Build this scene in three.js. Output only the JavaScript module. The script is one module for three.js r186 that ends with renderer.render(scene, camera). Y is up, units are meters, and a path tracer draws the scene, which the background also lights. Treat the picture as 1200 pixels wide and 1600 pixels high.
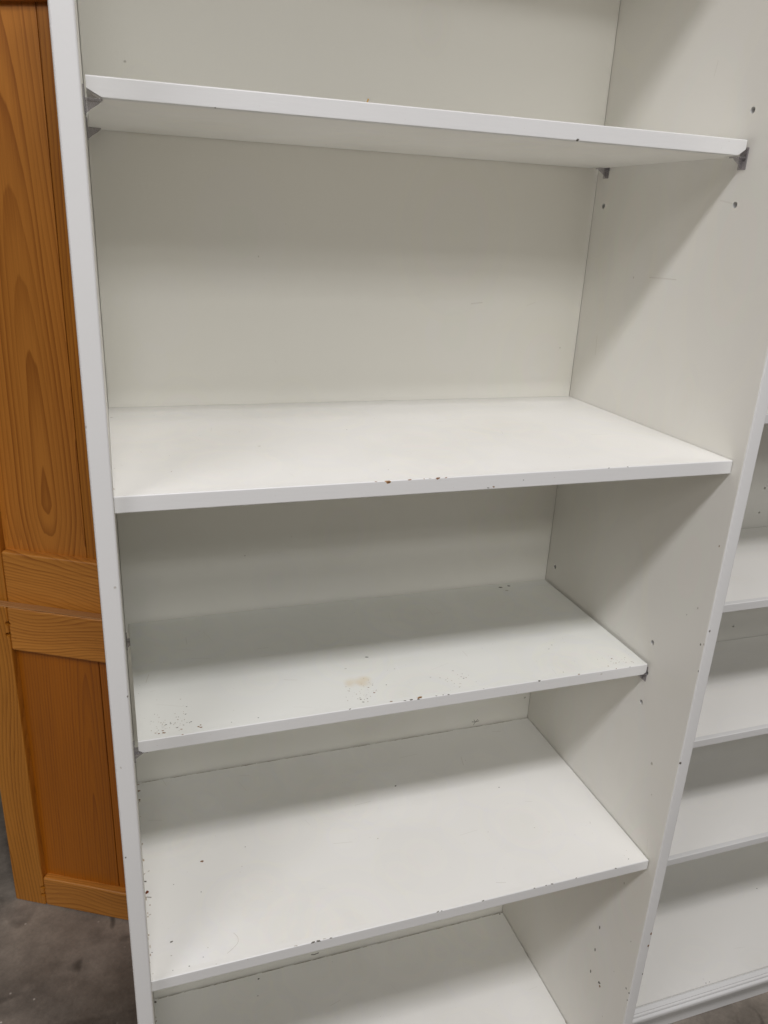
import * as THREE from 'three';
import { RoundedBoxGeometry } from 'three/addons/geometries/RoundedBoxGeometry.js';
import { mergeGeometries, toCreasedNormals } from 'three/addons/utils/BufferGeometryUtils.js';
import { RectAreaLightUniformsLib } from 'three/addons/lights/RectAreaLightUniformsLib.js';
import { Brush, Evaluator, SUBTRACTION } from 'three-bvh-csg';

// ------------------------------------------------------------ camera, light, exposure
const scene = new THREE.Scene();
const camera = new THREE.PerspectiveCamera(2 * Math.atan(800 / 1235.33) * 180 / Math.PI, 0.75, 0.02, 60);
camera.position.set(0.00458, 1.51933, 0.76479);
camera.rotation.order = 'YXZ';
camera.rotation.set(-0.358916, -0.340394, 0.0484716);
camera.setViewOffset(1200, 1600, 4.83, -14.53, 1200, 1600);
scene.add(camera);

const renderer = new THREE.WebGLRenderer({ antialias: true });
renderer.setSize(768, 1024);
renderer.toneMapping = THREE.LinearToneMapping;
renderer.toneMappingExposure = 1.16;
renderer.shadowMap.enabled = true;
RectAreaLightUniformsLib.init();
scene.background = new THREE.Color(0.006, 0.006, 0.006);          // the even, dim light that the large hall sends back

// rows of fluorescent ceiling fittings in front of the shelves
function ceilingLamp(x, y, z, w, h, color, intensity) {
  const l = new THREE.RectAreaLight(new THREE.Color().setRGB(...color), intensity, w, h);
  l.position.set(x, y, z); l.lookAt(x, y - 1, z - 0.001); scene.add(l);
  return l;
}
ceilingLamp(0.45, 3.2, 1.3, 1.3, 0.3, [1.0, 0.985, 1.015], 26.5);         // nearest pair of fittings
ceilingLamp(-1.45, 3.2, 1.3, 1.3, 0.3, [0.99, 0.985, 1.03], 20);
ceilingLamp(1.2, 4.2, 1.6, 1.2, 0.35, [1.06, 0.98, 0.95], 11);
ceilingLamp(0.2, 3.2, 2.6, 1.2, 0.5, [1.0, 0.99, 0.98], 9);           // further fittings, lower on the shelves
ceilingLamp(0.2, 3.2, 3.6, 1.2, 0.5, [1.0, 0.99, 0.98], 9);
ceilingLamp(0.4, 4.3, 5.2, 2.4, 0.5, [1.0, 1.0, 1.02], 10);
ceilingLamp(-4, 3.5, 2.5, 0.3, 5, [1.1, 0.96, 0.86], 8);               // a long row off to the left

// ------------------------------------------------------------ helpers
const rng = (s) => () => { s |= 0; s = s + 0x6D2B79F5 | 0; let t = Math.imul(s ^ s >>> 15, 1 | s); t = t + Math.imul(t ^ t >>> 7, 61 | t) ^ t; return ((t ^ t >>> 14) >>> 0) / 4294967296; };
const hash2 = (x, y, s) => { let h = Math.imul(x, 374761393) ^ Math.imul(y, 668265263) ^ Math.imul(s, 2246822519); h = Math.imul(h ^ h >>> 13, 1274126177); return ((h ^ h >>> 16) >>> 0) / 4294967296; };
function vnoise(x, y, s, px = 0) {                                 // value noise, tiling in whole cells when px is given
  const xi = Math.floor(x), yi = Math.floor(y), fx = x - xi, fy = y - yi, w = (k) => px ? ((k % px) + px) % px : k;
  const a = fx * fx * (3 - 2 * fx), b = fy * fy * (3 - 2 * fy);
  const p = hash2(w(xi), w(yi), s), q = hash2(w(xi + 1), w(yi), s), r = hash2(w(xi), w(yi + 1), s), t = hash2(w(xi + 1), w(yi + 1), s);
  return p + (q - p) * a + (r - p) * b + (p - q - r + t) * a * b;
}
function dataTexture(w, h, fill, srgb) {
  const d = new Uint8Array(w * h * 4);
  for (let j = 0; j < h; j++) for (let i = 0; i < w; i++) { const c = fill(i, j), k = (j * w + i) * 4; d[k] = c[0]; d[k + 1] = c[1]; d[k + 2] = c[2]; d[k + 3] = 255; }
  const t = new THREE.DataTexture(d, w, h); t.magFilter = THREE.LinearFilter; t.minFilter = THREE.LinearFilter; t.wrapS = t.wrapT = THREE.RepeatWrapping;
  if (srgb) t.colorSpace = THREE.SRGBColorSpace;
  t.needsUpdate = true; return t;
}
const names = new Map();
const numbered = (n) => { const k = names.get(n) ?? 0; names.set(n, k + 1); return k ? n + '_' + String(k).padStart(3, '0') : n; };
function thing(name, label, category, base, group) {
  const g = new THREE.Group(); g.name = numbered(name); g.position.set(...base); scene.add(g);
  g.userData = { label, category }; if (group) g.userData.group = group;
  return g;
}
// a part: its geometry is given in the axes of the thing's parent frame "from", shifted to the parent
function part(name, geometry, material, parent, shift) {
  if (shift) geometry.translate(-shift[0], -shift[1], -shift[2]);
  const m = new THREE.Mesh(geometry, material); m.name = name; m.castShadow = m.receiveShadow = true; parent.add(m); return m;
}
function boxUV(g) {                                                // uv in metres on each face by its direction
  const p = g.attributes.position, n = g.attributes.normal, uv = new Float32Array(p.count * 2);
  for (let i = 0; i < p.count; i++) {
    const ax = Math.abs(n.getX(i)), ay = Math.abs(n.getY(i)), az = Math.abs(n.getZ(i));
    if (ay >= ax && ay >= az) { uv[2 * i] = p.getX(i); uv[2 * i + 1] = -p.getZ(i); }
    else if (az >= ax) { uv[2 * i] = p.getX(i); uv[2 * i + 1] = p.getY(i); }
    else { uv[2 * i] = -p.getZ(i); uv[2 * i + 1] = p.getY(i); }
  }
  g.setAttribute('uv', new THREE.BufferAttribute(uv, 2)); return g;
}
function setUV(g, f) {
  const p = g.attributes.position, n = g.attributes.normal, uv = new Float32Array(p.count * 2);
  for (let i = 0; i < p.count; i++) { const r = f(p.getX(i), p.getY(i), p.getZ(i), n.getX(i), n.getY(i), n.getZ(i)); uv[2 * i] = r[0]; uv[2 * i + 1] = r[1]; }
  g.setAttribute('uv', new THREE.BufferAttribute(uv, 2)); return g;
}
const box = (x0, x1, y0, y1, z0, z1) => new THREE.BoxGeometry(x1 - x0, y1 - y0, z1 - z0).translate((x0 + x1) / 2, (y0 + y1) / 2, (z0 + z1) / 2);
const rbox = (x0, x1, y0, y1, z0, z1, r = 0.0015) => new RoundedBoxGeometry(x1 - x0, y1 - y0, z1 - z0, 3, r).translate((x0 + x1) / 2, (y0 + y1) / 2, (z0 + z1) / 2);
// profile in (z, y), swept along x
function sweepX(pts, x0, x1) {
  const s = new THREE.Shape(pts.map(([z, y]) => new THREE.Vector2(-z, y)));
  const g = new THREE.ExtrudeGeometry(s, { depth: x1 - x0, bevelEnabled: false, steps: 1 });
  g.rotateY(Math.PI / 2); g.translate(x0, 0, 0);
  return toCreasedNormals(g, 0.12);
}
const ev = new Evaluator(); ev.attributes = ['position', 'normal']; ev.useGroups = false;
function cut(g, cutters) {
  const strip = (q) => { const c = q.index ? q.toNonIndexed() : q.clone(); for (const k of Object.keys(c.attributes)) if (k !== 'position' && k !== 'normal') c.deleteAttribute(k); c.clearGroups(); return c; };
  let a = new Brush(strip(g)); a.updateMatrixWorld();
  for (const q of cutters) { const b = new Brush(strip(q)); b.updateMatrixWorld(); a = ev.evaluate(a, b, SUBTRACTION); a.updateMatrixWorld(); }
  return a.geometry;
}

// ------------------------------------------------------------ paint and its wear
const bumpTile = dataTexture(1024, 1024, (i, j) => {               // half a metre of brushed paint over wood grain
  const a = vnoise(i / 32, j / 2, 1, 512), b = vnoise(i / 8, j, 2, 1024), c = vnoise(i / 6, j / 6, 3, 1024), d = vnoise(i / 64, j / 64, 4, 16);
  const v = 255 * (0.30 * a + 0.22 * b + 0.2 * c + 0.28 * d); return [v, v, v];
});
const roughTile = dataTexture(512, 512, (i, j) => {
  const v = 255 * Math.min(1, 0.62 + 0.2 * vnoise(i / 64, j / 64, 7, 8) + 0.12 * vnoise(i / 8, j / 8, 8, 64) + 0.06 * vnoise(i / 2, j / 2, 9, 256)); return [v, v, v];
});
function tiled(t, rx, ry, turn = 0) { const c = t.clone(); c.wrapS = c.wrapT = THREE.RepeatWrapping; c.repeat.set(rx, ry); c.rotation = turn; c.needsUpdate = true; return c; }
const bumpX = tiled(bumpTile, 2, 2), bumpY = tiled(bumpTile, 2, 2, Math.PI / 2), rough2 = tiled(roughTile, 1.6, 1.6);
const PAINT = [234, 232, 224], EDGE = [217, 217, 215], TOP = [232, 231, 226];
function paint(opt = {}) {
  return new THREE.MeshStandardMaterial({ color: 0xffffff, roughness: opt.rough ?? 0.62, roughnessMap: rough2, bumpMap: opt.upright ? bumpY : bumpX, bumpScale: opt.bump ?? 0.00012, ...(opt.map ? { map: opt.map } : { color: new THREE.Color().setRGB(PAINT[0] / 255, PAINT[1] / 255, PAINT[2] / 255, THREE.SRGBColorSpace) }) });
}
const INK = ['72,66,58', '112,74,42', '148,104,58', '158,151,138'];
// marks: [across mm, up mm, size mm, ink]; the canvas covers u0..u1 by v0..v1 metres
function wear(u0, u1, v0, v1, W, H, marks, seed, opt = {}) {
  const cv = document.createElement('canvas'); cv.width = W; cv.height = H;
  const c = cv.getContext('2d'), R = rng(seed), sx = W / (u1 - u0), sy = H / (v1 - v0), base = opt.base ?? PAINT;
  c.fillStyle = `rgb(${base})`; c.fillRect(0, 0, W, H);
  for (let k = 0; k < (opt.clouds ?? 60); k++) {                   // old paint, unevenly yellowed and handled
    const x = R() * W, y = R() * H, r = (0.03 + 0.09 * R()) * sx, g = c.createRadialGradient(x, y, 0, x, y, r), t = R() < 0.5 ? '204,198,178' : '244,244,244', a = 0.03 + 0.035 * R();
    g.addColorStop(0, `rgba(${t},${a})`); g.addColorStop(1, `rgba(${t},0)`); c.fillStyle = g; c.fillRect(x - r, y - r, 2 * r, 2 * r);
  }
  for (let k = 0; k < (opt.hairlines ?? 26); k++) {                // faint rubs
    const x = R() * W, y = R() * H, l = (0.006 + 0.03 * R()) * sx, a = (R() - 0.5) * 0.8 + (R() < 0.3 ? 1.5 : 0);
    c.strokeStyle = `rgba(${R() < 0.6 ? '165,158,142' : '250,250,248'},${0.12 + 0.2 * R()})`; c.lineWidth = 0.0006 * sx * (0.5 + R());
    c.beginPath(); c.moveTo(x, y); c.quadraticCurveTo(x + l * 0.5 * Math.cos(a) + 3 * (R() - 0.5), y + l * 0.5 * Math.sin(a) * sy / sx, x + l * Math.cos(a), y + l * Math.sin(a) * sy / sx); c.stroke();
  }
  for (let k = 0; k < (opt.specks ?? 90); k++) {
    c.fillStyle = `rgba(${R() < 0.5 ? '120,108,90' : '150,140,122'},${0.15 + 0.35 * R()})`; const r = 0.0003 + 0.0005 * R() * R();
    c.beginPath(); c.ellipse(R() * W, R() * H, r * sx, r * sy, 0, 0, 7); c.fill();
  }
  if (opt.front) { c.fillStyle = `rgb(${EDGE})`; c.fillRect(0.449 * sx, 0, W, H); }
  if (opt.lip) { c.fillStyle = `rgb(${opt.lip})`; c.fillRect(0, 0, W, H - (0.0012 - v0) * sy); }       // the lip's upper face is painted with the shelf
  if (opt.extra) opt.extra(c, (u) => (u - u0) * sx, (v) => H - (v - v0) * sy, sx, sy, R);
  for (const [a, b, s, ink] of marks) {
    const x = (a / 1000 - u0) * sx, y = H - (b / 1000 - v0) * sy, soft = ink === 3;
    const st = opt.stretch ?? 1.7, ang = (opt.angle ?? 0) + (R() - 0.5) * 0.9, ru = s / 2000 * (0.8 + 0.3 * R()), rv = ru / (st * (0.7 + 0.6 * R()));
    c.fillStyle = `rgba(${INK[ink]},${soft ? 0.6 : 0.95})`; c.beginPath();
    for (let k = 0; k < 11; k++) { const t = k / 11 * 2 * Math.PI, q = 0.6 + 0.6 * R(), p = ru * q * Math.cos(t), w = rv * q * Math.sin(t); c.lineTo(x + (p * Math.cos(ang) - w * Math.sin(ang)) * sx, y + (p * Math.sin(ang) + w * Math.cos(ang)) * sy); }
    c.closePath(); c.fill();
    if (ink === 2) { c.fillStyle = 'rgba(96,68,42,0.8)'; c.beginPath(); c.ellipse(x + 0.3 * ru * sx, y + 0.4 * rv * sy, ru * 0.5 * sx, rv * 0.5 * sy, 0.3, 0, 7); c.fill(); }
  }
  const t = new THREE.CanvasTexture(cv); t.colorSpace = THREE.SRGBColorSpace; t.wrapS = t.wrapT = THREE.ClampToEdgeWrapping;
  t.repeat.set(1 / (u1 - u0), 1 / (v1 - v0)); t.offset.set(-u0 / (u1 - u0), -v0 / (v1 - v0)); return t;
}
const M = {
  edge: Object.assign(paint(), { color: new THREE.Color().setRGB(EDGE[0] / 255, EDGE[1] / 255, EDGE[2] / 255, THREE.SRGBColorSpace) }),
  paint: paint(), paintUp: paint({ upright: true }),
  gap: new THREE.MeshStandardMaterial({ color: 0x6a5c46, roughness: 0.95 }),
  plastic: new THREE.MeshPhysicalMaterial({ color: 0xe0dee0, roughness: 0.1, transmission: 0.9, thickness: 0, ior: 1.45 }),
};

// ------------------------------------------------------------ floor
{
  const tex = dataTexture(1024, 1024, (i, j) => {                  // two metres of stained, sealed concrete
    const a = vnoise(i / 128, j / 128, 11, 8), b = vnoise(i / 40, j / 52, 12, 0), c = vnoise(i / 14, j / 11, 13), d = vnoise(i / 3, j / 3, 14), e = hash2(i, j, 15), f = vnoise(i / 70 + 3 * b, j / 24, 16);
    let v = 0.42 * a + 0.26 * b + 0.16 * c + 0.09 * d + 0.07 * e; v = 0.48 + 0.9 * v - (f > 0.74 ? (f - 0.74) * 1.5 : 0);
    const warm = vnoise(i / 90, j / 90, 17), spot = hash2(i >> 1, j >> 1, 18) > 0.9986 ? 95 * hash2(i >> 1, j >> 1, 19) : 0;
    return [Math.min(255, 138 * v + 4 * warm + spot), Math.min(255, 130 * v + 2 * warm + spot), Math.min(255, 121 * v - 2 * warm + spot)];
  }, true);
  tex.repeat.set(0.5, 0.5);
  const rt = dataTexture(512, 512, (i, j) => { const v = 255 * (0.42 + 0.3 * vnoise(i / 50, j / 50, 21) + 0.18 * vnoise(i / 12, j / 12, 22)); return [v, v, v]; }); rt.repeat.set(0.5, 0.5);
  const g = boxUV(box(-6, 7, -0.12, 0, -3, 8));
  const f = part('floor', g, new THREE.MeshStandardMaterial({ map: tex, roughness: 0.9, roughnessMap: rt, bumpMap: tiled(roughTile, 3, 3), bumpScale: 0.0006 }), scene);
  f.userData = { kind: 'structure', label: 'dark stained grey brown concrete floor', category: 'floor' };
}

// ------------------------------------------------------------ the large white bookcase
const W = 0.76, D = 0.42, T = 0.02, TS = 0.0182, HT = 2.03;
const Y1 = 1.6346, Y2 = 1.255, Y3 = 0.9069, Y4 = 0.5975, Y5 = 0.0801, REC = -0.0186, F1 = -0.0941, F3 = -0.0996;
const BASE = [W / 2, 0, -D / 2];
const bookcase = thing('bookcase', 'tall white painted bookcase with chipped shelves standing in the foreground', 'bookcase', BASE);

const roundedFront = (x0, x1, r = 0.0025) => {                     // panel plan in (x, z) with eased front corners, swept up
  const zf = 0, zb = -D - 0.012, s = new THREE.Shape();
  s.moveTo(x0, zb); s.lineTo(x1, zb); s.lineTo(x1, zf - r); s.absarc(x1 - r, zf - r, r, 0, Math.PI / 2); s.lineTo(x0 + r, zf); s.absarc(x0 + r, zf - r, r, Math.PI / 2, Math.PI); s.lineTo(x0, zb);
  const g = new THREE.ExtrudeGeometry(s, { depth: HT, bevelEnabled: false, curveSegments: 5 });
  g.rotateX(-Math.PI / 2); g.scale(1, 1, -1);                      // (x, z) plan, y up
  const idx = g.attributes.position; for (let i = 0; i < idx.count; i += 3) for (const a of [g.attributes.position, g.attributes.normal]) { const t = [a.getX(i), a.getY(i), a.getZ(i)]; a.setXYZ(i, a.getX(i + 2), a.getY(i + 2), a.getZ(i + 2)); a.setXYZ(i + 2, ...t); }
  g.deleteAttribute('uv'); g.computeVertexNormals();
  return toCreasedNormals(g, 0.12);
};
const drill = (x, y, z, r, depth, dir) => new THREE.CylinderGeometry(r, r, depth, 20).rotateZ(Math.PI / 2).translate(x + dir * depth / 2, y, z);
const PITCH = 0.053, holesY = [1.668, 1.615, 1.562, 0.942, 0.889, 0.836];
const panelUV = (x0, flip) => (x, y, z, nx, ny, nz) => Math.abs(nz) > 0.5 ? [0.45 + (x - x0), y] : [-z, y];
const rightMarks = [[12,1138,2.6,1],[2,994,5.3,3],[8,991,4.5,0],[1,952,3.6,0],[27,1038,3.6,3],[45,1019,1.8,0],[63,507,4.3,3],[22,422,2.1,0],[46,326,3.3,3],[76,264,8,0],[73,259,5.7,1],[11,328,3.3,0],[2,327,5.4,0],[3,310,3.3,0],[52,210,3.4,3],[55,755,5,3],[288,1462,3.8,3],[42,706,3,3],[453,1016,3.5,0],[452,796,4.7,0],[467,457,7,1],[467,431,5.3,1],[468,367,5.3,0],[469,488,5.2,3],[469,681,2.9,3]];
const rightMap = wear(0, 0.475, 0, 2.05, 1024, 2048, rightMarks, 5, { clouds: 50, hairlines: 7, specks: 35, stretch: 1.4, angle: 1.2, front: true, base: [235, 233, 226], extra(c, X, Y, sx, sy) {
  for (const [u, v] of [[0.101, 0.369], [0.102, 0.315], [0.103, 0.261]]) { c.fillStyle = 'rgba(92,86,78,0.9)'; c.beginPath(); c.ellipse(X(u), Y(v), 0.0016 * sx, 0.0034 * sy, 0.15, 0, 7); c.fill(); }
  c.strokeStyle = 'rgba(160,152,138,0.3)'; c.lineWidth = 1; c.beginPath(); c.moveTo(X(0.19), Y(1.466)); c.lineTo(X(0.25), Y(1.465)); c.stroke();
} });
const leftMarks = [[469,1036,2,0],[451,1331,2.4,3],[453,822,2.2,0],[456,947,3.5,3],[465,1165,2.6,3],[40,620,3,3],[250,640,4,3]];
const leftMap = wear(0, 0.475, 0, 2.05, 1024, 2048, leftMarks, 6, { clouds: 50, hairlines: 6, specks: 35, stretch: 1.3, angle: 1.3, front: true });
for (const s of [0, 1]) {
  const x0 = s ? W : -T, x1 = s ? W + T : 0, face = s ? W : 0, dir = s ? 1 : -1, cuts = [];
  for (const y of holesY) for (const z of [-0.103, -0.393]) cuts.push(drill(face - dir * 0.002, y, z, 0.0039, 0.014, dir));
  const g = setUV(cut(roundedFront(x0, x1), cuts), panelUV(x0));
  part('side_panel', g, paint({ upright: true, map: s ? rightMap : leftMap, bump: 0.0001 }), bookcase, BASE);
}
{
  const marks = [[748,645,6.4,3],[730,1338,3.2,3],[193,1006,3.1,3],[52,1697,3.2,3]];
  const map = wear(0, W, 0, 2.05, 1024, 2048, marks, 9, { base: [246, 244, 235], clouds: 70, hairlines: 3, specks: 50, extra(c, X, Y, sx, sy) {
    c.strokeStyle = 'rgba(80,74,66,0.9)'; c.lineWidth = 2; c.beginPath(); c.moveTo(X(0.317), Y(0.092)); c.lineTo(X(0.323), Y(0.090)); c.lineTo(X(0.333), Y(0.092)); c.stroke();
    for (const a of [0.2, 0.9, 2.1, 2.9, 4.2]) { c.lineWidth = 1; c.beginPath(); c.moveTo(X(0.643), Y(0.606)); c.lineTo(X(0.643 + 0.008 * Math.cos(a)), Y(0.606 + 0.007 * Math.sin(a))); c.stroke(); }
  } });
  part('back_panel', boxUV(mergeGeometries([box(0.0008, W - 0.0008, 0.03, HT - 0.01, -D - 0.006, -D), box(-0.006, W + 0.006, 0.028, HT - 0.012, -D - 0.0105, -D - 0.0062)])), paint({ upright: true, map, bump: 0.0001 }), bookcase, BASE);
}
const LIPD = 0.009;
function gapShadeAndSpecks(c, X, Y, sx, sy, R) {                            // shade of the open back joint, painted in; brown specks along both ends
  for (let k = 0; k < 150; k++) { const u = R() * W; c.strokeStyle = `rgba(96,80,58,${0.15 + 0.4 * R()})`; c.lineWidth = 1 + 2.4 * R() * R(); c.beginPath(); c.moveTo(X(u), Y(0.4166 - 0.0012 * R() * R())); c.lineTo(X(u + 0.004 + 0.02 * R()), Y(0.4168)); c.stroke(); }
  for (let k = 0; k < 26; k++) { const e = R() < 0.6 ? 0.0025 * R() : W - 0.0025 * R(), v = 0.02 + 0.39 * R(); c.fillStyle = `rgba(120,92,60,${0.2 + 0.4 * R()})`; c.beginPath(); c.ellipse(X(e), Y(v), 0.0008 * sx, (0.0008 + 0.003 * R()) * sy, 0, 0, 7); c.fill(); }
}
function lipProfile(y, zf, t, r = 0.0013) {
  const p = [[zf - LIPD, y - t], [zf - LIPD, y]];
  for (let k = 0; k <= 4; k++) { const a = Math.PI / 2 * (1 - k / 4); p.push([zf - r + r * Math.cos(a), y - r + r * Math.sin(a)]); }
  for (let k = 0; k <= 4; k++) { const a = -Math.PI / 2 * k / 4; p.push([zf - r + r * Math.cos(a), y - t + r + r * Math.sin(a)]); }
  return p;
}
function shelf(y, zf, x0, x1, zb, o) {
  let body = box(x0, x1, y - TS, y, zb, zf - LIPD), lip = sweepX(lipProfile(y, zf, TS), x0, x1);
  if (o.notch) {                                                   // the lower corners are cut away over the supports
    const wedge = (x, d, z0, z1) => { const nx = o.notch[d > 0 ? 0 : 1], ny = o.notch[2], e = 0.002 * nx / ny, s = new THREE.Shape([new THREE.Vector2(x - d * 0.003, y - TS - 0.002), new THREE.Vector2(x + d * (nx + e), y - TS - 0.002), new THREE.Vector2(x - d * 0.003, y - TS + ny + 0.003 * ny / nx)]); return new THREE.ExtrudeGeometry(s, { depth: z1 - z0, bevelEnabled: false }).translate(0, 0, z0); };
    const c = [wedge(x0, 1, zf - 0.024, zf + 0.004), wedge(x1, -1, zf - 0.024, zf + 0.004), wedge(x0, 1, zb - 0.002, zb + 0.022), wedge(x1, -1, zb - 0.002, zb + 0.022)];
    body = cut(body, c); lip = cut(lip, c);
  }
  setUV(body, (x, yy, z) => [x, -z]); setUV(lip, (x, yy, z) => [x, (yy - y) + (zf - z)]);
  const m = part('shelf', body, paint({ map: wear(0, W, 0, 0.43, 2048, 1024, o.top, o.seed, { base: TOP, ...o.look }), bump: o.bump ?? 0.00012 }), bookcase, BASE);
  part('front_edge', lip, paint({ map: wear(0, W, -0.022, 0.012, 2048, 96, o.lip, o.seed + 50, { clouds: 0, hairlines: 0, specks: 10, stretch: 2, base: EDGE, lip: (o.look && o.look.base) || TOP }), bump: 0.0001, rough: 0.44 }), m, BASE);
  return m;
}
shelf(Y1, F1, 0.0036, W - 0.0073, -D + 0.0015, { notch: [0.0145, 0.0105, 0.0075], seed: 21, top: [], lip: [[520,-17,4,0],[120,-18,3,0]] });
shelf(Y2, REC, 0.0003, W - 0.0008, -D + 0.0006, { seed: 22, bump: 0.0002,
  top: [[34,178,1.5,0],[3,116,2.1,3],[11,127,2.1,3],[62,93,1.4,1],[1,43,2.6,2],[162,255,2.5,3],[307,247,1.7,0],[302,58,1.5,0],[175,182,4,3],[640,276,2,3],[4,359,5,3]],
  lip: [[274,0,3.5,1],[288,-1,7.8,2],[314,0,5,1],[331,0,2.2,1],[338,0,3.6,3],[348,0,5.1,1],[358,0,3.6,1],[412,-16,3,0],[419,-15,3,1],[457,-9,1.5,0],[573,0,3.1,0],[600,0,2.4,0]] });
shelf(Y3, F3, 0.0061, W - 0.0046, -D + 0.0042, { notch: [0.0075, 0.0055, 0.0045], seed: 23,
  top: [[657,403,8.2,0],[675,405,7.1,0],[662,388,7,3],[343,225,4.8,0],[320,145,2.7,1],[324,130,3.6,1],[328,134,1.8,1],[301,119,3.5,0],[302,112,4.4,0],[301,123,1.8,0],[373,183,2.8,3],[416,148,2.8,3],[435,136,2.8,3],[465,145,1.9,0],[462,133,2.8,0],[629,179,2,0],[640,189,2,0],[303,201,3.8,3],[28,112,3.2,1],[32,110,3.2,1],[38,110,4.8,1],[37,115,2.4,1],[30,126,1.6,3],[42,127,2.5,0],[55,117,3.3,0],[60,112,4.1,1],[68,144,2.5,0],[71,161,2.6,0],[73,125,3.3,0],[81,112,4.1,1],[84,110,4.9,1],[84,115,2.5,1],[27,137,1.6,3],[123,111,1.7,0],[158,112,2.5,0],[65,181,2.6,3],[710,128,3,1],[709,115,3,1],[692,110,3,1],[726,113,4,3],[736,112,4,3],[615,112,1.9,0],[347,145,1.8,0]],
  lip: [[280,1,3.4,0],[340,4,5.3,1],[359,1,3.5,0],[368,1,5.3,0],[381,3,8,2],[379,0,5.3,0],[406,1,3.6,0],[416,1,2.7,0],[424,0,3.6,0],[479,1,2.7,0],[568,0,4.7,0],[635,1,3.8,1],[674,-5,4.8,3],[724,0,2.9,0],[60,1,3,1],[700,1,3,1]],
  look: { specks: 190, hairlines: 40, base: [228, 229, 223], extra(c, X, Y, sx, sy, R) {
    for (let k = 0; k < 14; k++) { const x = X(0.30 + 0.034 * (R() - 0.5) + 0.012), y = Y(0.162 + 0.014 * (R() - 0.5)), r = 0.009 * sx, g = c.createRadialGradient(x, y, 0, x, y, r); g.addColorStop(0, 'rgba(196,158,96,0.10)'); g.addColorStop(1, 'rgba(196,158,96,0)'); c.fillStyle = g; c.fillRect(x - r, y - r, 2 * r, 2 * r); }
    for (const [u, v, n, su, sv] of [[0.05, 0.125, 60, 0.035, 0.03], [0.31, 0.135, 40, 0.03, 0.04], [0.71, 0.12, 16, 0.04, 0.02], [0.45, 0.13, 25, 0.03, 0.03]]) for (let k = 0; k < n; k++) { c.fillStyle = `rgba(${R() < 0.6 ? '118,96,72' : '86,80,72'},${0.3 + 0.5 * R()})`; c.beginPath(); c.ellipse(X(u + su * (R() + R() - 1)), Y(v + sv * (R() + R() - 1)), 0.0005 * sx * (0.5 + R()), 0.0007 * sy * (0.5 + R()), 0, 0, 7); c.fill(); }
  } } });
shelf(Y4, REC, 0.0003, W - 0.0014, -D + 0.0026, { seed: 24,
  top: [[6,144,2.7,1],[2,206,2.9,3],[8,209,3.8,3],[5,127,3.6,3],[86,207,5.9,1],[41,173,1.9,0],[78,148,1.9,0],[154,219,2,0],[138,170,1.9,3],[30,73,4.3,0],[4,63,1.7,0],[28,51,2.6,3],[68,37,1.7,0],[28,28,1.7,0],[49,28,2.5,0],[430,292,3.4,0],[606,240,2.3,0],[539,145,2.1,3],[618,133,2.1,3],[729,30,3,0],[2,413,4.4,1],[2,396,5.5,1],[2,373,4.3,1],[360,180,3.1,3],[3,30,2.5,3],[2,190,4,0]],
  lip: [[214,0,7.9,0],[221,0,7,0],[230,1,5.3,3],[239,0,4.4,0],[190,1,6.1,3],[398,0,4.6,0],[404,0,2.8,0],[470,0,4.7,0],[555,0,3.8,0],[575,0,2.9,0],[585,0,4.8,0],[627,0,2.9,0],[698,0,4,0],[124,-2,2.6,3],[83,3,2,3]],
  look: { extra: gapShadeAndSpecks } });
shelf(Y5, REC, 0.0003, W - 0.0012, -D + 0.0026, { seed: 25, look: { extra: gapShadeAndSpecks }, top: [[204,405,3.9,0],[196,368,2.5,0],[751,414,4.3,0],[3,411,5,0]], lip: [] });
part('top_panel', boxUV(rbox(0.0003, W - 0.0003, HT - 0.03, HT - 0.005, -D, -0.004)), M.paint, bookcase, BASE);
part('plinth', boxUV(rbox(0.0003, W - 0.0003, 0.001, Y5 - TS - 0.0004, -0.05, -0.03)), M.paint, bookcase, BASE);

// clear plastic shelf supports: plate on the panel, tab under the shelf, two gussets and a pin
function supportGeometry() {
  const tri = (z) => { const s = new THREE.Shape([new THREE.Vector2(0.0018, -0.0022), new THREE.Vector2(0.0160, -0.0022), new THREE.Vector2(0.0135, -0.0045), new THREE.Vector2(0.0065, -0.0090), new THREE.Vector2(0.0018, -0.0130)]); return new THREE.ExtrudeGeometry(s, { depth: 0.0016, bevelEnabled: false }).translate(0, 0, z); };
  const parts = [rbox(0.0002, 0.0020, -0.0145, 0.0105, -0.0065, 0.0065, 0.0004), rbox(0.0018, 0.0170, -0.0021, -0.0003, -0.0065, 0.0065, 0.0004), tri(-0.0008), new THREE.CylinderGeometry(0.003, 0.003, 0.008, 12).rotateZ(Math.PI / 2).translate(-0.0042, -0.005, 0)];
  return mergeGeometries(parts.map((g) => { const q = g.index ? g.toNonIndexed() : g; q.clearGroups(); q.deleteAttribute('uv'); return q; }));
}
const sup = supportGeometry();
for (const [y, zf] of [[Y1 - TS, F1], [Y3 - TS, F3]]) for (const s of [0, 1]) for (const z of [zf - 0.0085, -0.396]) {
  const m = part('shelf_support', sup, M.plastic, bookcase);
  m.position.set((s ? W : 0) - BASE[0], y - BASE[1], z - BASE[2]); if (s) m.rotation.y = Math.PI;
}

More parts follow.
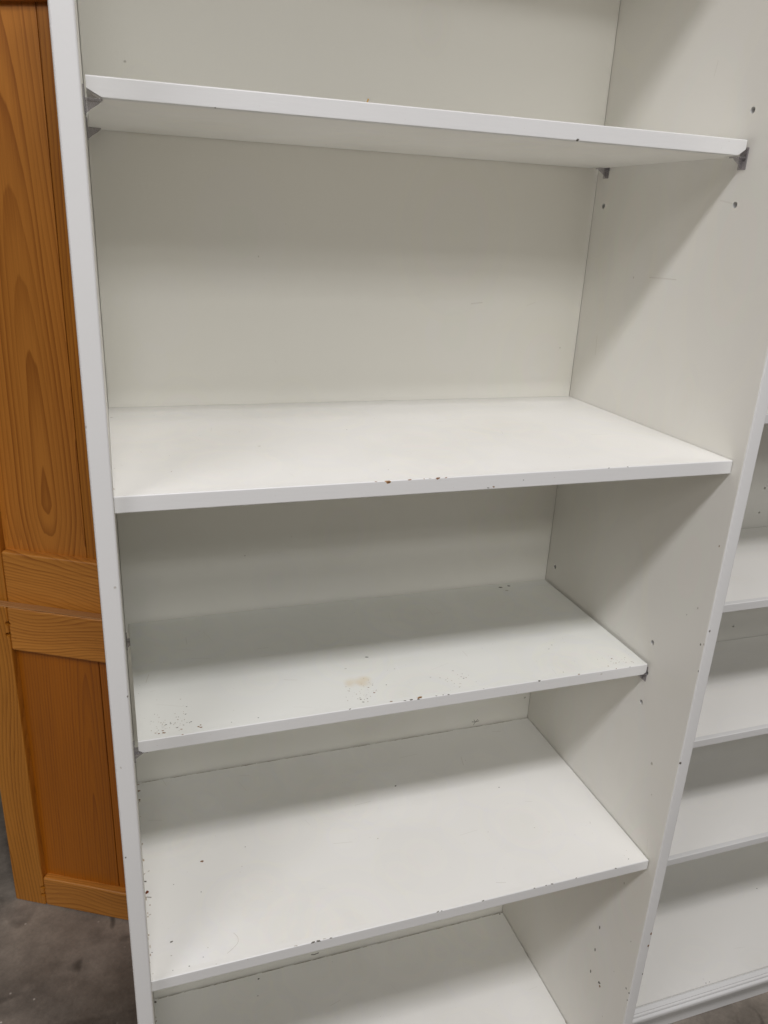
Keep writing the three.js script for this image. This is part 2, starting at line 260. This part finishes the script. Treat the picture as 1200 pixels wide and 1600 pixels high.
// ------------------------------------------------------------ the second white bookcase on the right
{
  const XL = W + T + 0.006, XR = XL + 0.95, ZF = -0.13, ZB = -0.414, B = [(XL + XR) / 2, 0, -0.27];
  const b = thing('bookcase', 'white bookcase cut off by the right edge, with a ribbed moulding along its base', 'bookcase', B);
  for (const x of [XL, XR - 0.018]) part('side_panel', boxUV(rbox(x, x + 0.018, 0.001, 1.9, ZB - 0.0125, -0.1305)), M.paintUp, b, B);
  const xi = XL + 0.0185, xo = XR - 0.0185, cuts = [];
  for (let k = 0; k < 9; k++) { const y = 1.059 - 0.052 * k; if (Math.abs(y - 0.748) < 0.03 || y > 1.0) cuts.push(new THREE.CylinderGeometry(0.0026, 0.0026, 0.01, 16).rotateX(Math.PI / 2).translate(1.235, y, ZB)); }
  part('back_panel', boxUV(cut(box(xi, xo, 0.02, 1.9, ZB - 0.012, ZB), cuts)), paint({ upright: true }), b, B);
  const YS = [1.62, 1.2852, 0.975, 0.7145, 0.4545];
  YS.forEach((y, k) => {
    const t = 0.0145, body = box(xi, xo, y - t, y, ZB + 0.002, ZF - LIPD), lip = sweepX(lipProfile(y, ZF, t), xi, xo);
    setUV(body, (x, yy, z) => [x, -z]); setUV(lip, (x, yy, z) => [x, (yy - y) + (ZF - z)]);
    const marks = k === 4 ? [] : [[1100 + 40 * k, 300 - 20 * k, 2, 3]];
    const m = part('shelf', body, paint({ map: wear(XL, XR, 0.12, 0.43, 1024, 512, marks, 70 + k, { clouds: 30, hairlines: 12, specks: 30, base: TOP }) }), b, B);
    part('front_edge', lip, M.edge, m, B);
  });
  const yb = 0.1025;
  const bot = box(xi, xo, yb - 0.016, yb, ZB + 0.001, -0.1175); setUV(bot, (x, yy, z) => [x, -z]);
  part('bottom_shelf', bot, paint({ map: wear(XL, XR, 0.10, 0.43, 1024, 512, [[1358,293,4,0],[1069,121,2.6,0],[1078,121,2.8,0]], 80, { clouds: 30, hairlines: 12, specks: 30, base: TOP }) }), b, B);
  // base: a plain face with a stepped moulding along its top edge
  const pr = [[-0.1172, 0.05], [-0.1172, 0.0985], [-0.1160, 0.0985], [-0.1148, 0.1012], [-0.1138, 0.1012], [-0.1082, 0.0972], [-0.1076, 0.0948], [-0.1066, 0.0945], [-0.1052, 0.0938], [-0.1044, 0.0922], [-0.1041, 0.0895], [-0.1030, 0.0888], [-0.1012, 0.0876], [-0.1002, 0.0862], [-0.0998, 0.0840], [-0.1002, 0.0795], [-0.1275, 0.0785], [-0.1280, 0.0775], [-0.1280, 0.0010], [-0.1430, 0.0010], [-0.1430, 0.0500]];
  part('base_moulding', boxUV(sweepX(pr, xi - 0.018, xo + 0.018)), M.edge, b, B);
}

// ------------------------------------------------------------ pine doors behind on the left
function grain(wm, hm, ppm, ring, o = {}) {                        // ring(u, v): growth-ring number at a point of the board, in metres
  const w = Math.round(wm * ppm), h = Math.round(hm * ppm), s = o.seed ?? 1, E = o.early ?? [196, 124, 52], L = o.late ?? [140, 74, 22];
  return dataTexture(w, h, (i, j) => {
    const u = i / ppm, v = j / ppm, along = o.across ? u : v, cross = o.across ? v : u;
    const wob = 0.5 * (vnoise(cross * 40, along * 5, s) - 0.5) + 0.25 * (vnoise(cross * 150, along * 16, s + 1) - 0.5);
    const r = ring(u, v) + wob * (o.wob ?? 1), f = r - Math.floor(r), k = 0.4 + 0.6 * hash2(Math.floor(r), 3, s);
    let t = Math.pow(f, o.pow ?? 2.8) * k; if (f > 0.94) t *= (1 - f) / 0.06;
    t = t * (o.contrast ?? 0.8) + 0.2 * (vnoise(cross * 1300, along * 22, s + 2) - 0.5) + 0.12 * (vnoise(cross * 420, along * 9, s + 6) - 0.5) + 0.24 * (vnoise(cross * 18, along * 3, s + 3) - 0.4);
    const fleck = vnoise(cross * 700, along * 45, s + 5) > 0.955 ? 0.35 : 0; t = Math.max(0, Math.min(1, t + fleck * (o.fleck ?? 0.6)));
    const m = 0.94 + 0.1 * vnoise(cross * 9, along * 2.2, s + 4);
    return [0, 1, 2].map((q) => Math.min(255, (E[q] + (L[q] - E[q]) * t) * m));
  }, true);
}
const wood = (tex, u0, v0, wm, hm) => { const t = tex; t.repeat.set(1 / wm, 1 / hm); t.offset.set(-u0 / wm, -v0 / hm); return new THREE.MeshPhysicalMaterial({ map: t, roughness: 0.46, clearcoat: 0.35, clearcoatRoughness: 0.3 }); };
const ANG = -0.51029, STW = 0.44;
const woods = {
  edge: (s) => wood(grain(0.44, 0.05, 1600, (u, v) => (v + 0.03 * vnoise(u * 6, v * 20, s * 3)) / 0.006, { seed: s * 17, across: true, contrast: 0.85, early: [196, 146, 92], late: [138, 86, 44] }), 0, 0, 0.44, 0.05),
  stile: (s, h) => wood(grain(0.085, h, s < 3 ? 1100 : 900, (u, v) => (u + 0.034 * vnoise(u * 14, v * 3.2, s * 7) + 0.010 * Math.sin(v * 5 + s)) / (0.0062 + 0.005 * vnoise(u * 20, v * 0.8, s + 60)), { seed: s * 11, contrast: 0.85, early: [208, 136, 46], late: [142, 82, 10] }), 0, 0, 0.085, h),
  rail: (s, y0, h) => wood(grain(0.44, h, 1600, (u, v) => (v + 0.052 * vnoise(u * 7, v * 16, s * 5) + 0.014 * Math.sin(u * 9 + s)) / 0.0082, { seed: s * 13, across: true, contrast: 0.85, early: [212, 142, 58], late: [148, 84, 20], fleck: 1 }), 0, y0, 0.44, h),
};
// one door: x along its width from its left edge, y up, its front face at z = 0
function pineDoor(name, label, H, rails, panels, o) {
  const d = thing(name, label, 'door', [o.x, 0.001, o.z]); d.rotation.y = ANG;
  const TH = 0.022;
  const eased = (x0, x1, y0, y1, r) => rbox(x0, x1, y0, y1, -TH, 0, r);
  o.stiles.forEach(([x0, x1], k) => {
    let g = eased(x0, x1, 0, H, 0.003); if (k === 0 && o.holes) g = cut(g, o.holes.map(([x, y]) => new THREE.CylinderGeometry(0.0066, 0.0066, 0.03, 16).rotateX(Math.PI / 2).scale(1, 0.75, 1).translate(x, y, 0)));
    part('stile', setUV(g, (x, y, z) => [x - x0 - z * 0.3, y]), woods.stile(o.seed + k, H), d);
  });
  rails.forEach(([y0, y1], k) => {
    let g = eased(o.stiles[0][1] + 0.0003, o.stiles[1][0] - 0.0003, y0, y1, 0.0055); if (o.holes) g = cut(g, o.holes.filter((q) => q[1] > y0 && q[1] < y1).map(([x, y]) => new THREE.CylinderGeometry(0.0066, 0.0066, 0.03, 16).rotateX(Math.PI / 2).scale(1, 0.75, 1).translate(x, y, 0)));
    part('rail', setUV(g, (x, y, z) => [x, y - z * 0.8]), woods.rail(o.seed + k, y0, y1 - y0 + 0.02), d);
  });
  for (const [x0, x1, y0, y1, tex] of panels) {
    const g = setUV(rbox(x0, x1, y0, y1, -0.0215, -0.0165, 0.0012), (x, y) => [x, y]);
    part('panel', g, wood(tex, x0, y0, x1 - x0, y1 - y0), d);
  }
  if (o.topEdge) part('top_edge', setUV(rbox(0.001, STW - 0.001, H - 0.001, H + 0.0012, -TH + 0.001, -0.0012, 0.0008), (x, y, z) => [x, 0.02 - z]), woods.edge(o.seed), d);
  return d;
}
{
  const flame = (u, v) => {
    const dv = v - 0.986, du = Math.abs(u - 0.170 - 0.003 * Math.sin(v * 7) + 0.004 * (v - 1.0));
    const g = dv > 0 ? (dv < 0.29 ? dv / 0.211 : 1.375 + (dv - 0.29) / 0.144) : (dv > -0.028 ? -dv * 13.6 : 0.38 + (-dv - 0.028) / 0.043);
    const q = du < 0.0125 ? du * 30 : 0.375 + (du - 0.0125) / (0.0105 + 0.02 * Math.max(0, vnoise(u * 60, v * 1.2, 44) - 0.5));
    return 0.62 + Math.pow(Math.pow(g, 1.35) + Math.pow(q, 1.35), 1 / 1.35);
  };
  const up = grain(0.20, 0.955, 1500, (u, v) => flame(u + 0.05, v + 0.872), { seed: 91, contrast: 0.8, pow: 1.9, wob: 0.35, early: [208, 134, 50], late: [142, 78, 14], fleck: 0.1 });
  const up2 = grain(0.16, 0.935, 1100, (u, v) => (u + 0.004 * Math.sin(v * 5)) / 0.009, { seed: 95, contrast: 0.9, early: [200, 128, 40], late: [136, 74, 10], fleck: 0.1 });
  pineDoor('pine_door', 'taller orange pine door behind the shorter one, with a flame grained upper panel', 1.9, [[0.60, 0.882], [1.815, 1.9]], [[0.05, 0.2373, 0.872, 1.82, up], [0.2387, 0.385, 0.872, 1.82, up2]],
    { x: -0.28985 - 0.48843 * -0.025, z: -0.83625 + 0.8726 * -0.025, stiles: [[0.0, 0.062], [0.375, 0.44]], seed: 4 });
  const low = grain(0.19, 0.62, 1500, (u, v) => { const du = Math.abs(u - 0.145 - 0.02 * v), g = v < 0.36 ? 6 : 0; return Math.sqrt(Math.pow((v - 0.1) * 9, 2) * 0.5 + Math.pow(du / 0.0065, 2)) + g * 0; }, { seed: 97, contrast: 0.6, wob: 0.6, early: [186, 108, 10], late: [126, 64, 4], fleck: 0.15 });
  const low2 = grain(0.15, 0.62, 1100, (u, v) => u / 0.007, { seed: 99, contrast: 0.8, early: [186, 108, 12], late: [128, 64, 4], fleck: 0.15 });
  pineDoor('pine_door', 'shorter orange pine door standing on the concrete floor left of the white bookcase', 0.774, [[0, 0.081], [0.6755, 0.774]], [[0.068, 0.2573, 0.072, 0.685, low], [0.2587, 0.385, 0.072, 0.685, low2]],
    { x: -0.28985, z: -0.83625, stiles: [[0, 0.0765], [0.375, 0.44]], seed: 1, topEdge: true, holes: [[0.0765, 0.736], [0.0745, 0.711], [0.0755, 0.052], [0.0745, 0.030]] });
}

// ------------------------------------------------------------ small loose things on the fourth shelf
{
  const g = new THREE.IcosahedronGeometry(0.0021, 1), p = g.attributes.position;
  for (let i = 0; i < p.count; i++) { const k = 0.75 + 0.5 * hash2(Math.round(p.getX(i) * 1e5), Math.round(p.getY(i) * 1e5) + Math.round(p.getZ(i) * 1e5) * 7, 3); p.setXYZ(i, p.getX(i) * k * 0.9, p.getY(i) * k * 0.6, p.getZ(i) * k * 1.35); }
  g.computeVertexNormals();
  const c = part('wood_crumb', g, new THREE.MeshStandardMaterial({ color: 0x6b3413, roughness: 0.8 }), scene);
  c.position.set(0.0034, Y4 + 0.0012, -0.168); c.rotation.y = -0.5; c.userData = { label: 'tiny brown wood crumb on the shelf beside the left side panel', category: 'crumb' };
  const s = part('paint_sliver', rbox(-0.0038, 0.0038, 0, 0.0005, -0.0006, 0.0006, 0.0002), new THREE.MeshStandardMaterial({ color: 0x8d8880, roughness: 0.7 }), scene);
  s.position.set(0.0052, Y4 + 0.0001, -0.1585); s.rotation.y = -0.35; s.userData = { label: 'thin grey sliver lying just in front of the brown crumb', category: 'sliver' };
  const w = part('wood_splinter', rbox(-0.0007, 0.0007, 0, 0.0042, -0.0005, 0.0005, 0.0003), new THREE.MeshStandardMaterial({ color: 0xb08a4a, roughness: 0.8 }), scene);
  w.position.set(0.2735, Y1 - 0.0003, -0.0985); w.rotation.z = -0.3; w.userData = { label: 'tiny yellow splinter standing on the front edge of the top shelf', category: 'splinter' };
  const curve = new THREE.CatmullRomCurve3([[0.1122, -0.0637], [0.1162, -0.056], [0.1158, -0.0475], [0.1096, -0.0408], [0.0991, -0.0335]].map(([x, z]) => new THREE.Vector3(x - 0.11, 0, z + 0.048)));
  const h = part('hair', new THREE.TubeGeometry(curve, 30, 0.00016, 5), new THREE.MeshStandardMaterial({ color: 0xb5ada0, roughness: 0.6 }), scene);
  h.position.set(0.11, Y4 + 0.0003, -0.048); h.userData = { label: 'fine curled grey hair lying near the front of a shelf', category: 'hair' };
}
renderer.render(scene, camera);
